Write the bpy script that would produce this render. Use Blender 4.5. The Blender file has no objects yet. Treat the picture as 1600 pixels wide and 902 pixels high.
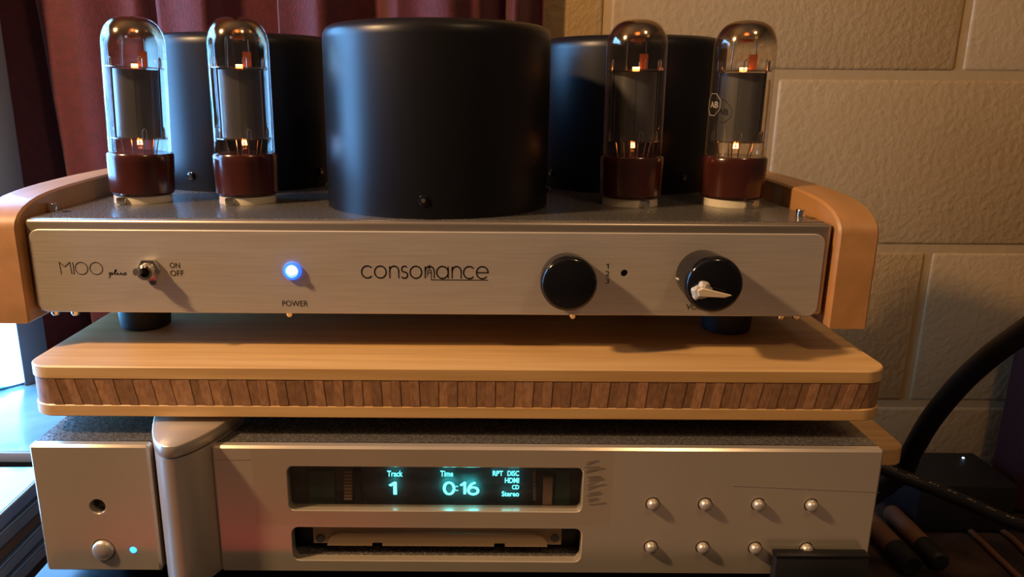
import bpy, bmesh, math, random
from mathutils import Vector, Matrix
random.seed(7)
R = math.radians
scene = bpy.context.scene
COL = scene.collection

# ------------------------------------------------------------------ camera
F, PXC, PYC, Z0 = 1184.0, 740.0, 451.0, 1.2
TH, RHO = R(14.58), R(0.36)
FWD = Vector((0, math.cos(TH), -math.sin(TH)))
UP = Vector((0, math.sin(TH), math.cos(TH)))
RT = Vector((1, 0, 0))
RT2 = RT * math.cos(RHO) + UP * math.sin(RHO)
UP2 = UP * math.cos(RHO) - RT * math.sin(RHO)
cam_d = bpy.data.cameras.new('camera')
cam = bpy.data.objects.new('camera', cam_d); COL.objects.link(cam)
cam_d.sensor_width = 36; cam_d.lens = F / 1600 * 36
cam_d.shift_x = (800 - PXC) / 1600
cam_d.clip_start = 0.01
M = Matrix((RT2, UP2, -FWD)).transposed().to_4x4()
M.translation = Vector((0, 0, Z0))
cam.matrix_world = M
scene.camera = cam

# ------------------------------------------------------------------ world, light, exposure
w = bpy.data.worlds.new('world'); scene.world = w; w.use_nodes = True
w.node_tree.nodes['Background'].inputs[0].default_value = (1.0, 0.75, 0.55, 1)
w.node_tree.nodes['Background'].inputs[1].default_value = 0.02
scene.view_settings.view_transform = 'Standard'
scene.view_settings.look = 'None'
scene.view_settings.gamma = 1
scene.view_settings.exposure = 0.2
scene.view_settings.use_curve_mapping = False
scene.cycles.use_denoising = True
LAMP = Vector((-0.72, 0.10, Z0 + 0.52))
ld = bpy.data.lights.new('floor_lamp_bulb', 'POINT'); ld.energy = 38; ld.color = (1.0, 0.62, 0.31); ld.shadow_soft_size = 0.035
lo = bpy.data.objects.new('floor_lamp_bulb', ld); COL.objects.link(lo); lo.location = LAMP
ld2 = bpy.data.lights.new('ceiling_lamp_bulb', 'POINT'); ld2.energy = 8; ld2.color = (1.0, 0.64, 0.33); ld2.shadow_soft_size = 0.07
lo2 = bpy.data.objects.new('ceiling_lamp_bulb', ld2); COL.objects.link(lo2); lo2.location = (0.55, -0.35, Z0 + 1.02)

def P(u, v, D):
    d = RT2 * ((u - PXC) / F) + UP2 * ((PYC - v) / F) + FWD
    d = d * (D / d.y)
    return Vector((d.x, D, d.z + Z0))
def PZ(u, v, z):            # z relative to the eye
    d = RT2 * ((u - PXC) / F) + UP2 * ((PYC - v) / F) + FWD
    d = d * (z / d.z)
    return Vector((d.x, d.y, z + Z0))

# ------------------------------------------------------------------ materials
def mat(name, color, rough=0.5, metal=0.0, var=0.0, vscale=(1, 1, 1), nscale=20, bump=0.0, bscale=60, color2=None,
        ramp=None, rvar=0.0, coat=0.0, spec=0.5, emit=None, estr=0.0, randobj=0.0, sheen=0.0, detail=4, bdist=0.004):
    m = bpy.data.materials.new(name); m.use_nodes = True
    nt = m.node_tree; n = nt.nodes; L = nt.links
    b = n['Principled BSDF']
    b.inputs['Base Color'].default_value = (*color, 1)
    b.inputs['Roughness'].default_value = rough
    b.inputs['Metallic'].default_value = metal
    b.inputs['Specular IOR Level'].default_value = spec
    b.inputs['Coat Weight'].default_value = coat
    b.inputs['Sheen Weight'].default_value = sheen
    if emit:
        b.inputs['Emission Color'].default_value = (*emit, 1); b.inputs['Emission Strength'].default_value = estr
    if color2 or var or bump or rvar or randobj:
        tc = n.new('ShaderNodeTexCoord'); mp = n.new('ShaderNodeMapping'); mp.inputs['Scale'].default_value = vscale
        vec = tc.outputs['Object']
        if randobj:
            oi = n.new('ShaderNodeObjectInfo'); ad = n.new('ShaderNodeVectorMath'); ad.operation = 'MULTIPLY_ADD'
            ad.inputs[1].default_value = (37, 37, 37)
            L.new(oi.outputs['Random'], ad.inputs[0]); L.new(vec, ad.inputs[2]); vec = ad.outputs[0]
        L.new(vec, mp.inputs[0])
        nz = n.new('ShaderNodeTexNoise'); nz.inputs['Scale'].default_value = nscale; nz.inputs['Detail'].default_value = detail
        L.new(mp.outputs[0], nz.inputs['Vector'])
        if color2:
            cr = n.new('ShaderNodeValToRGB')
            lo_, hi_ = ramp or (0.35, 0.65)
            cr.color_ramp.elements[0].position = lo_; cr.color_ramp.elements[1].position = hi_
            cr.color_ramp.elements[0].color = (*color, 1); cr.color_ramp.elements[1].color = (*color2, 1)
            L.new(nz.outputs['Fac'], cr.inputs[0])
            src = cr.outputs[0]
            if randobj:
                hs = n.new('ShaderNodeHueSaturation'); mr = n.new('ShaderNodeMapRange')
                mr.inputs[3].default_value = 1 - randobj; mr.inputs[4].default_value = 1 + randobj
                L.new(oi.outputs['Random'], mr.inputs[0]); L.new(mr.outputs[0], hs.inputs['Value']); L.new(src, hs.inputs['Color']); src = hs.outputs[0]
            L.new(src, b.inputs['Base Color'])
        if rvar:
            mr2 = n.new('ShaderNodeMapRange'); mr2.inputs[1].default_value = 0.3; mr2.inputs[2].default_value = 0.7
            mr2.inputs[3].default_value = max(0, rough - rvar); mr2.inputs[4].default_value = rough + rvar
            L.new(nz.outputs['Fac'], mr2.inputs[0]); L.new(mr2.outputs[0], b.inputs['Roughness'])
        if bump:
            nb = n.new('ShaderNodeTexNoise'); nb.inputs['Scale'].default_value = bscale; nb.inputs['Detail'].default_value = 5
            L.new(mp.outputs[0], nb.inputs['Vector'])
            bp = n.new('ShaderNodeBump'); bp.inputs['Strength'].default_value = bump; bp.inputs['Distance'].default_value = bdist
            L.new(nb.outputs['Fac'], bp.inputs['Height']); L.new(bp.outputs[0], b.inputs['Normal'])
    return m

MT = {}
MT['block'] = mat('painted_block', (0.50, 0.335, 0.15), 0.45, nscale=6, color2=(0.56, 0.385, 0.18), bump=0.24, bscale=140, randobj=0.04, bdist=0.008)
MT['mortar'] = mat('painted_mortar', (0.52, 0.36, 0.165), 0.6, bump=0.3, bscale=60)
MT['plaster'] = mat('plaster', (0.19, 0.15, 0.105), 0.8, color2=(0.22, 0.175, 0.125), nscale=3)
MT['floorwood'] = mat('floor_wood', (0.36, 0.28, 0.20), 0.8, color2=(0.42, 0.33, 0.24), nscale=40)
MT['curtain'] = mat('curtain_cloth', (0.085, 0.009, 0.014), 0.75, color2=(0.115, 0.012, 0.018), nscale=120, bump=0.2, bscale=400, sheen=0.3)
MT['brushed'] = mat('brushed_steel', (0.70, 0.63, 0.545), 0.38, 0.55, vscale=(1, 1, 45), nscale=38, color2=(0.77, 0.70, 0.61), rvar=0.04)
MT['steel'] = mat('plain_steel', (0.42, 0.36, 0.30), 0.33, 0.8, vscale=(1, 1, 20), nscale=10, color2=(0.47, 0.41, 0.34))
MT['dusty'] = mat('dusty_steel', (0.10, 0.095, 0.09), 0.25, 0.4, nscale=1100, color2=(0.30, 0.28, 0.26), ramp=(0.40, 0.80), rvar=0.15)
MT['face'] = mat('polished_face', (0.74, 0.65, 0.53), 0.22, 0.62, vscale=(3, 1, 1.5), nscale=5, color2=(0.80, 0.71, 0.58), rvar=0.03)
MT['column'] = mat('satin_aluminium', (0.66, 0.60, 0.52), 0.36, 0.62)
MT['black'] = mat('satin_black', (0.006, 0.006, 0.008), 0.36, spec=0.36)
MT['gloss_black'] = mat('gloss_black', (0.006, 0.006, 0.007), 0.12, spec=0.5)
MT['rubber'] = mat('rubber', (0.012, 0.012, 0.013), 0.55)
MT['ink'] = mat('ink', (0.025, 0.018, 0.014), 0.5)
MT['ink_light'] = mat('grey_ink', (0.14, 0.11, 0.085), 0.5)
MT['chrome'] = mat('chrome', (0.72, 0.68, 0.62), 0.16, 1.0)
MT['oak'] = mat('beech_wood', (0.42, 0.215, 0.075), 0.45, vscale=(6, 1, 6), nscale=14, color2=(0.52, 0.26, 0.10), spec=0.5, coat=0.15)
MT['bamboo'] = mat('bamboo', (0.60, 0.35, 0.13), 0.40, vscale=(1, 22, 22), nscale=9, color2=(0.72, 0.46, 0.19), coat=0.1)
MT['endgrain'] = mat('bamboo_end_grain', (0.27, 0.135, 0.065), 0.5, vscale=(2, 1, 1), nscale=240, color2=(0.40, 0.21, 0.105), randobj=0.26)
MT['bakelite'] = mat('brown_base', (0.045, 0.011, 0.008), 0.2, color2=(0.070, 0.015, 0.010), nscale=40, coat=0.3)
MT['ceramic'] = mat('ceramic', (0.72, 0.66, 0.52), 0.35)
MT['anode'] = mat('grey_anode', (0.12, 0.12, 0.125), 0.36, 0.6, vscale=(1, 1, .1), nscale=120, color2=(0.17, 0.17, 0.17))
MT['nickel'] = mat('nickel', (0.6, 0.52, 0.45), 0.25, 1.0)
MT['heat'] = mat('heater', (0.8, 0.2, 0.05), 0.5, emit=(1.0, 0.27, 0.06), estr=16)
MT['hot'] = mat('cathode_copper', (0.3, 0.09, 0.04), 0.35, 0.7, emit=(1.0, 0.16, 0.03), estr=0.06)
MT['putty'] = mat('putty', (0.55, 0.50, 0.40), 0.28, color2=(0.75, 0.70, 0.58), nscale=300, bump=0.6, bscale=300, coat=0.4)
MT['stick'] = mat('splinter', (0.75, 0.62, 0.45), 0.45)
MT['led'] = mat('blue_led', (0.1, 0.3, 1), 0.3, emit=(0.02, 0.13, 1.0), estr=1.1)
MT['ledcore'] = mat('led_core', (0.8, 0.9, 1), 0.3, emit=(0.55, 0.75, 1.0), estr=2.5)
MT['ledsmall'] = mat('led_small', (0.1, 0.5, 1), 0.3, emit=(0.03, 0.33, 1.0), estr=2.6)
MT['vfd'] = mat('display_glow', (0.1, 0.8, 0.8), 0.5, emit=(0.10, 0.86, 1.0), estr=4.2)
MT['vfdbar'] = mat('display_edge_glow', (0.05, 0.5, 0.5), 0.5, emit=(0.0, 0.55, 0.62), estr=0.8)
MT['dispback'] = mat('display_board', (0.05, 0.045, 0.042), 0.5, nscale=60, color2=(0.11, 0.095, 0.085), vscale=(1, 1, 4))
MT['pcb'] = mat('circuit_board', (0.02, 0.085, 0.06), 0.4, nscale=200, color2=(0.05, 0.10, 0.07))
MT['ribbon'] = mat('tan_connector', (0.42, 0.30, 0.18), 0.5)
MT['tray'] = mat('cream_plastic', (0.62, 0.45, 0.26), 0.42, nscale=8, color2=(0.68, 0.50, 0.30))
MT['tray2'] = mat('tan_plastic', (0.46, 0.32, 0.19), 0.42)
MT['cable'] = mat('cable_black', (0.008, 0.008, 0.010), 0.5, bump=0.1, bscale=900)
MT['fleck'] = mat('white_thread', (0.55, 0.5, 0.45), 0.7)
MT['tan'] = mat('tan_cable', (0.20, 0.09, 0.045), 0.5)
MT['cloth'] = mat('table_cloth', (0.016, 0.010, 0.010), 0.85, nscale=22, color2=(0.085, 0.045, 0.03), ramp=(0.4, 0.7), bump=0.3, bscale=200)
MT['darkwood'] = mat('dark_wood', (0.055, 0.028, 0.016), 0.4, vscale=(1, 8, 8), nscale=6, color2=(0.10, 0.05, 0.028))
MT['maroon'] = mat('maroon_bag', (0.05, 0.008, 0.010), 0.7, bump=0.3, bscale=200)
MT['bezel'] = mat('grey_plastic', (0.10, 0.10, 0.12), 0.45)
MT['desk'] = mat('glossy_blue_desk', (0.10, 0.26, 0.30), 0.2, nscale=9, color2=(0.34, 0.50, 0.54), coat=0.3)
MT['deskedge'] = mat('grey_edge', (0.30, 0.28, 0.27), 0.4)
MT['case'] = mat('case_spine', (0.06, 0.055, 0.055), 0.2, nscale=5, color2=(0.16, 0.14, 0.13), randobj=0.7, coat=0.6)
MT['insert'] = mat('case_insert', (0.20, 0.19, 0.22), 0.25, nscale=15, color2=(0.30, 0.28, 0.32), coat=0.6)
MT['red'] = mat('red_reflector_cloth', (0.70, 0.025, 0.02), 0.8, nscale=30, color2=(0.78, 0.04, 0.025))  # red cloth of the added stand, reflected in the disc player face
MT['logo'] = mat('white_print', (0.5, 0.46, 0.42), 0.5)

def clear_mat(name, tint, gl_col, rough, base_refl, ior=4.0, zfade=None, gmax=0.9):
    """thin clear film: transparent, with Fresnel reflection; zfade = (z0, z1, amount) deposits a metal film higher up"""
    m = bpy.data.materials.new(name); m.use_nodes = True
    nt = m.node_tree; n = nt.nodes; L = nt.links
    n.remove(n['Principled BSDF']); out = n['Material Output']
    tr = n.new('ShaderNodeBsdfTransparent'); tr.inputs[0].default_value = (*tint, 1)
    gl = n.new('ShaderNodeBsdfGlossy'); gl.inputs['Color'].default_value = (*gl_col, 1); gl.inputs['Roughness'].default_value = rough
    mx = n.new('ShaderNodeMixShader'); L.new(tr.outputs[0], mx.inputs[1]); L.new(gl.outputs[0], mx.inputs[2])
    lw = n.new('ShaderNodeLayerWeight'); lw.inputs['Blend'].default_value = 0.5
    pw_ = n.new('ShaderNodeMath'); pw_.operation = 'POWER'; pw_.inputs[1].default_value = ior
    L.new(lw.outputs['Facing'], pw_.inputs[0])
    mr0 = n.new('ShaderNodeMapRange'); mr0.inputs[3].default_value = base_refl; mr0.inputs[4].default_value = gmax
    L.new(pw_.outputs[0], mr0.inputs[0]); fac = mr0.outputs[0]
    if zfade:
        tc = n.new('ShaderNodeTexCoord'); sp = n.new('ShaderNodeSeparateXYZ'); mr = n.new('ShaderNodeMapRange'); mr.interpolation_type = 'SMOOTHSTEP'
        mr.inputs[1].default_value = zfade[0]; mr.inputs[2].default_value = zfade[1]; mr.inputs[3].default_value = 0; mr.inputs[4].default_value = zfade[2]
        L.new(tc.outputs['Object'], sp.inputs[0]); L.new(sp.outputs['Z'], mr.inputs[0]); fac = mr.outputs[0]
    L.new(fac, mx.inputs[0]); L.new(mx.outputs[0], out.inputs['Surface'])
    return m
MT['glass'] = clear_mat('tube_glass', (0.98, 0.96, 0.94), (1, 1, 1), 0.02, 0.035, ior=4.5)
MT['getter'] = clear_mat('getter_film', (0.97, 0.93, 0.86), (0.36, 0.29, 0.21), 0.12, 0, zfade=(0.083, 0.0965, 0.9))
MT['pane'] = clear_mat('display_pane', (0.88, 0.86, 0.84), (1, 1, 1), 0.06, 0.03, gmax=0.5)
MT['tape'] = clear_mat('clear_tape', (0.985, 0.97, 0.94), (0.9, 0.85, 0.75), 0.3, 0.03, gmax=0.12)
MT['mica'] = clear_mat('mica', (0.75, 0.68, 0.60), (0.8, 0.75, 0.7), 0.2, 0.25)

# ------------------------------------------------------------------ mesh helpers
def root_loc(o):
    while o.parent: o = o.parent
    return o.location.copy()
def emit(name, bm, m, parent=None, sharp=35, smooth=True, kind=None, label=None, cat=None, group=None):
    me = bpy.data.meshes.new(name)
    if isinstance(bm, bpy.types.Mesh):
        b2 = bmesh.new(); b2.from_mesh(bm); bpy.data.meshes.remove(bm); bm = b2
    bmesh.ops.recalc_face_normals(bm, faces=bm.faces)
    if parent: org = root_loc(parent)
    else:
        xs = [v.co for v in bm.verts]
        org = Vector(((min(c.x for c in xs) + max(c.x for c in xs)) / 2, (min(c.y for c in xs) + max(c.y for c in xs)) / 2, min(c.z for c in xs)))
    bmesh.ops.translate(bm, verts=bm.verts, vec=-org)
    bm.to_mesh(me); bm.free()
    if smooth:
        for p in me.polygons: p.use_smooth = True
        me.set_sharp_from_angle(angle=R(sharp))
    me.materials.append(MT[m] if isinstance(m, str) else m)
    o = bpy.data.objects.new(name, me); COL.objects.link(o)
    if parent: o.parent = parent
    else: o.location = org
    tag(o, label, cat, group, kind)
    return o
def tag(o, label=None, cat=None, group=None, kind=None):
    if label: o['label'] = label
    if cat: o['category'] = cat
    if group: o['group'] = group
    if kind: o['kind'] = kind
    return o
def thing(name, loc, label, cat, group=None):
    o = bpy.data.objects.new(name, None); COL.objects.link(o); o.location = loc; o.empty_display_size = 0.03
    return tag(o, label, cat, group)
def box(bm, x0, x1, y0, y1, z0, z1, bev=0.0, seg=2):
    g = bmesh.ops.create_cube(bm, size=1)
    vs = g['verts']
    for v in vs:
        v.co = Vector((x0 + (v.co.x + .5) * (x1 - x0), y0 + (v.co.y + .5) * (y1 - y0), z0 + (v.co.z + .5) * (z1 - z0)))
    if bev:
        es = list({e for v in vs for e in v.link_edges})
        bmesh.ops.bevel(bm, geom=es, offset=bev, segments=seg, profile=0.5, affect='EDGES')
    return bm
def B(*a, **k): return box(bmesh.new(), *a, **k)
def lathe(bm, prof, c, axis='z', seg=48, sx=1.0, sy=1.0, rot=0.0):
    """prof: (radius, height) list; axis z (up) or y (towards the viewer is negative y, height runs along -y)"""
    rings = []
    for r, h in prof:
        ring = []
        if r < 1e-6:
            ring = [bm.verts.new(place(c, axis, 0, 0, h))] 
        else:
            for i in range(seg):
                a = 2 * math.pi * i / seg
                x, y = r * sx * math.cos(a), r * sy * math.sin(a)
                if rot: x, y = x * math.cos(rot) - y * math.sin(rot), x * math.sin(rot) + y * math.cos(rot)
                ring.append(bm.verts.new(place(c, axis, x, y, h)))
        rings.append(ring)
    for a, b in zip(rings, rings[1:]):
        if len(a) == 1 and len(b) == 1: continue
        for i in range(seg):
            j = (i + 1) % seg
            if len(a) == 1: bm.faces.new((a[0], b[i], b[j]))
            elif len(b) == 1: bm.faces.new((a[i], b[0], a[j]))
            else: bm.faces.new((a[i], a[j], b[j], b[i]))
    return bm
def place(c, axis, x, y, h):
    if axis == 'z': return Vector((c[0] + x, c[1] + y, c[2] + h))
    if axis == 'y': return Vector((c[0] + x, c[1] - h, c[2] + y))
    return Vector((c[0] + h, c[1] + x, c[2] + y))
def LT(*a, **k): return lathe(bmesh.new(), *a, **k)
def catmull(pts, n=8):
    pts = [Vector(p) for p in pts]; q = [pts[0]] + pts + [pts[-1]]; out = []
    for i in range(1, len(q) - 2):
        for k in range(n):
            t = k / n; a, b, c, d = q[i - 1], q[i], q[i + 1], q[i + 2]
            out.append(0.5 * ((2 * b) + (c - a) * t + (2 * a - 5 * b + 4 * c - d) * t * t + (3 * b - a - 3 * c + d) * t ** 3))
    out.append(pts[-1]); return out
def tube(bm, pts, rad, seg=12):
    pts = [Vector(p) for p in pts]; rings = []; nrm = None
    for i, p in enumerate(pts):
        t = (pts[min(i + 1, len(pts) - 1)] - pts[max(i - 1, 0)]).normalized()
        if nrm is None:
            nrm = t.orthogonal().normalized()
        nrm = (nrm - t * nrm.dot(t)).normalized(); bn = t.cross(nrm)
        r = rad[i] if isinstance(rad, (list, tuple)) else rad
        rings.append([bm.verts.new(p + nrm * (r * math.cos(2 * math.pi * k / seg)) + bn * (r * math.sin(2 * math.pi * k / seg))) for k in range(seg)])
    for a, b in zip(rings, rings[1:]):
        for i in range(seg): bm.faces.new((a[i], a[(i + 1) % seg], b[(i + 1) % seg], b[i]))
    bm.faces.new(rings[0]); bm.faces.new(rings[-1][::-1])
    return bm
def TB(*a, **k): return tube(bmesh.new(), *a, **k)
def rrect(x0, x1, z0, z1, r, n=6):
    out = []
    for cx, cz, a0 in ((x1 - r, z1 - r, 0), (x0 + r, z1 - r, 90), (x0 + r, z0 + r, 180), (x1 - r, z0 + r, 270)):
        for k in range(n + 1):
            a = R(a0 + 90 * k / n); out.append((cx + r * math.cos(a), cz + r * math.sin(a)))
    return out
def circ(cx, cz, r, n=28): return [(cx + r * math.cos(2 * math.pi * k / n), cz + r * math.sin(2 * math.pi * k / n)) for k in range(n)]
def inset(loop, d):
    n = len(loop); out = []
    for i in range(n):
        p0, p1, p2 = Vector(loop[i - 1]), Vector(loop[i]), Vector(loop[(i + 1) % n])
        e1 = (p1 - p0); e2 = (p2 - p1)
        e1 = e1.normalized() if e1.length > 1e-9 else e2.normalized(); e2 = e2.normalized() if e2.length > 1e-9 else e1
        nn = Vector((-e1.y - e2.y, e1.x + e2.x))
        if nn.length < 1e-6: nn = Vector((-e1.y, e1.x))
        nn.normalize(); c = max(0.4, nn.dot(Vector((-e1.y, e1.x))))
        out.append(tuple(p1 + nn * (d / c)))
    return out
def slab(outer, a, b, holes=(), cham=0.0, hcham=0.0, axis='y', back=True):
    """flat plate of outline `outer` (counter-clockwise), from a (face side) to b; axis y: outline in XZ; axis z: outline in XY; axis x: outline in YZ"""
    bm = bmesh.new()
    def pt(p, h):
        return Vector((p[0], h, p[1])) if axis == 'y' else (Vector((p[0], p[1], h)) if axis == 'z' else Vector((h, p[0], p[1])))
    s = 1 if b > a else -1
    def loopv(lp, h): return [bm.verts.new(pt(p, h)) for p in lp]
    def band(l1, l2):
        for i in range(len(l1)): bm.faces.new((l1[i], l1[(i + 1) % len(l1)], l2[(i + 1) % len(l2)], l2[i]))
    def le(l): return [bm.edges.get((l[i], l[(i + 1) % len(l)])) or bm.edges.new((l[i], l[(i + 1) % len(l)])) for i in range(len(l))]
    fe, be = [], []
    if cham:
        f = loopv(inset(outer, cham), a); m1 = loopv(outer, a + s * cham); m2 = loopv(outer, b - s * cham); k = loopv(inset(outer, cham), b)
        band(f, m1); band(m1, m2); band(m2, k)
    else:
        f = loopv(outer, a); k = loopv(outer, b); band(f, k)
    fe += le(f); be += le(k)
    for h in holes:
        if hcham:
            hf = loopv(inset(h, -hcham), a); hm = loopv(h, a + s * hcham); hk = loopv(h, b); band(hf, hm); band(hm, hk)
        else:
            hf = loopv(h, a); hk = loopv(h, b); band(hf, hk)
        fe += le(hf); be += le(hk)
    bmesh.ops.triangle_fill(bm, edges=fe, use_beauty=True)
    if back: bmesh.ops.triangle_fill(bm, edges=be, use_beauty=True)
    return bm
def copy_obj(o, loc, parent=None):
    c = o.copy(); COL.objects.link(c); c.location = loc; c.parent = parent
    return c
def text_mesh(body, bold=0.0, space=1.0, shear=0.0):
    cu = bpy.data.curves.new('t', 'FONT'); cu.body = body; cu.offset = bold; cu.space_character = space; cu.shear = shear; cu.resolution_u = 3
    ob = bpy.data.objects.new('t', cu); COL.objects.link(ob)
    dg = bpy.context.evaluated_depsgraph_get(); me = bpy.data.meshes.new_from_object(ob.evaluated_get(dg))
    bpy.data.objects.remove(ob); bpy.data.curves.remove(cu)
    return me
def fit(me, u0, v0, u1, v1, D, keep=None):
    """fits a flat lettering mesh (xy) into the rectangle u0..u1, v0 (top)..v1 (bottom) of the plane y=D"""
    bm = bmesh.new(); bm.from_mesh(me); bpy.data.meshes.remove(me)
    return fitbm(bm, u0, v0, u1, v1, D)
def fitbm(bm, u0, v0, u1, v1, D):
    xs = [v.co.x for v in bm.verts]; ys = [v.co.y for v in bm.verts]
    a, b, c, d = min(xs), max(xs), min(ys), max(ys)
    vm, um = (v0 + v1) / 2, (u0 + u1) / 2
    x0, x1 = P(u0, vm, D).x, P(u1, vm, D).x; z1, z0 = P(um, v0, D).z, P(um, v1, D).z
    for v in bm.verts:
        v.co = Vector((x0 + (v.co.x - a) / (b - a) * (x1 - x0), D, z0 + (v.co.y - c) / (d - c) * (z1 - z0)))
    return bm
def strokes(lines, wd):
    bm = bmesh.new(); n = 10
    for ln in lines:
        ln = [Vector((p[0], p[1])) for p in ln]
        for p, q in zip(ln, ln[1:]):
            d = (q - p)
            if d.length < 1e-9: continue
            nn = Vector((-d.y, d.x)).normalized() * wd / 2
            vs = [bm.verts.new((c.x, c.y, 0)) for c in (p - nn, q - nn, q + nn, p + nn)]
            bm.faces.new(vs)
        for p in ln[1:-1]:
            bm.faces.new([bm.verts.new((p.x + wd / 2 * math.cos(2 * math.pi * k / n), p.y + wd / 2 * math.sin(2 * math.pi * k / n), 0)) for k in range(n)])
    return bm
def arc(cx, cy, rx, ry, a0, a1, n=20): return [(cx + rx * math.cos(R(a0 + (a1 - a0) * k / n)), cy + ry * math.sin(R(a0 + (a1 - a0) * k / n))) for k in range(n + 1)]

Zr = lambda z: z + Z0

# ------------------------------------------------------------------ the room
YB = 0.905
wall = emit('wall_back', B(-1.9, 1.7, YB + 0.0020, YB + 0.15, 0, 2.4), 'mortar', kind='structure')
CH, BW = 0.2032, 0.4064
def block_mesh(wd):
    bm = bmesh.new(); box(bm, -wd / 2, wd / 2, 0, 0.02, -0.0972, 0.0972, 0.0045, 3)
    me = bpy.data.meshes.new('block'); bmesh.ops.recalc_face_normals(bm, faces=bm.faces); bm.to_mesh(me); bm.free()
    for p in me.polygons: p.use_smooth = True
    me.set_sharp_from_angle(angle=R(60)); me.materials.append(MT['block']); return me
full = block_mesh(BW - 0.008)
for k in range(-4, 5):
    zc = Zr(-0.182 + CH / 2 + k * CH)
    j0 = 0.346 if k % 2 == 0 else 0.149
    for i in range(-5, 4):
        xc = j0 + BW / 2 + i * BW
        if xc + BW / 2 > 1.7 or xc - BW / 2 < -1.9: continue
        o = bpy.data.objects.new('block', full); COL.objects.link(o); o.parent = wall
        o.location = Vector((xc, YB + random.uniform(-.0006, .0006), zc)) - wall.location
emit('floor', B(-1.9, 1.7, -2.2, 1.05, -0.1, 0), 'floorwood', kind='structure')
emit('ceiling', B(-1.9, 1.7, -2.2, 1.05, 2.4, 2.5), 'plaster', kind='structure')
emit('wall_left', B(-2.0, -1.9, -2.2, 1.05, 0, 2.4), 'plaster', kind='structure')
emit('wall_right', B(1.7, 1.8, -2.2, 1.05, 0, 2.4), 'plaster', kind='structure')
emit('wall_front', B(-1.9, 1.7, -2.3, -2.2, 0, 2.4), 'plaster', kind='structure')

# curtain: folds follow the strips of cloth seen above the amplifier
FOLD = [(-420, .80), (-330, .86), (-240, .80), (-150, .85), (-60, .80), (38, .85), (72, .80), (200, .825), (236, .858), (262, .79), (330, .80), (352, .83), (426, .858), (448, .785), (500, .795), (586, .852), (622, .82), (700, .825), (744, .84), (788, .888), (806, .85), (850, .88)]
FOLD = [(P(u, 20, 0.82).x, y) for u, y in FOLD]
def fold(x):
    if x <= FOLD[0][0]: return 0.825 - 0.025 * math.cos((x - FOLD[0][0]) * 45)
    for (a, ya), (b, yb) in zip(FOLD, FOLD[1:]):
        if x <= b:
            t = (x - a) / (b - a); t = t * t * (3 - 2 * t); return ya + (yb - ya) * t
    return FOLD[-1][1]
def make_curtain():
    bm = bmesh.new(); x0, x1 = -1.35, P(851, 10, 0.88).x
    nx, nz = 520, 24; vs = []
    for j in range(nz + 1):
        z = 0.06 + (2.32 - 0.06) * j / nz; row = []
        sw = (z - 1.35) * 0.10
        for i in range(nx + 1):
            x = x0 + (x1 - x0) * i / nx
            s = x + sw * max(0, min(1, (-0.28 - x) / 0.3))
            y = fold(s) + 0.004 * math.sin(s * 103 + 0.4 + z)
            row.append(bm.verts.new((x, y, z)))
        vs.append(row)
    for j in range(nz):
        for i in range(nx): bm.faces.new((vs[j][i], vs[j][i + 1], vs[j + 1][i + 1], vs[j + 1][i]))
    g = bmesh.ops.extrude_face_region(bm, geom=bm.faces[:])
    bmesh.ops.translate(bm, verts=[e for e in g['geom'] if isinstance(e, bmesh.types.BMVert)], vec=(0, 0.003, 0))
    return bm
cur = thing('curtain', (-0.64, 0.82, 0.06), 'dark red curtain hanging in folds against the block wall', 'curtain')
emit('cloth', make_curtain(), 'curtain', cur, sharp=80)
emit('curtain_rod', TB([(-1.4, 0.82, 2.33), (0.14, 0.82, 2.33)], 0.012), 'bezel', cur)

# ------------------------------------------------------------------ rack, desk, table
AXL, AXR = -0.2345, 0.187          # amplifier chassis
AF, AZT, AZB = 0.390, -0.0655, -0.1155
BF, BZT, BZB = 0.361, -0.136, -0.1634
CF, CZT, CZB = 0.350, -0.1742, -0.247
rack = thing('audio_rack', (-0.01, 0.5, 0), 'black rack shelf under the silver disc player', 'rack')
emit('shelf', B(-0.236, 0.212, 0.318, 0.70, Zr(-0.272), Zr(-0.254), 0.002), 'black', rack)
for x in (-0.22, 0.196):
    for y in (0.335, 0.683): emit('leg', B(x - .014, x + .014, y - .014, y + .014, 0, Zr(-0.272), .002), 'black', rack)

table = thing('low_table', (0.66, 0.65, 0), 'low table with a dark mottled cover beside the rack', 'table')
emit('table_top', B(0.222, 1.12, 0.40, 0.893, Zr(-0.525), Zr(-0.50), 0.004), 'cloth', table)
for x in (0.25, 1.09):
    for y in (0.43, 0.86): emit('leg', B(x - .02, x + .02, y - .02, y + .02, 0, Zr(-0.525), .002), 'darkwood', table)

desk = thing('desk', (-0.8, 0.7, 0), 'glossy pale blue desk under the lit monitor', 'desk')
emit('desk_top', B(-1.4, -0.262, 0.592, 0.765, Zr(-0.306), Zr(-0.300), 0.001), 'desk', desk)
emit('desk_wing', B(-1.4, -0.52, 0.25, 0.592, Zr(-0.306), Zr(-0.300), 0.001), 'desk', desk)
emit('edge_strip', B(-1.4, -0.262, 0.588, 0.592, Zr(-0.309), Zr(-0.3002), 0.001), 'deskedge', desk)
emit('frame', B(-1.38, -0.27, 0.60, 0.76, Zr(-0.322), Zr(-0.306)), 'darkwood', desk)
dr = emit('drawer', B(-0.66, -0.275, 0.598, 0.76, Zr(-0.385), Zr(-0.322), 0.002), 'darkwood', desk)
kp = P(12, 757, 0.598)
emit('knob', LT([(0, 0.012), (.007, 0.011), (.009, .007), (.005, .003), (.005, 0)], (kp.x, 0.598, kp.z), 'y', 20), 'bezel', dr)
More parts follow.
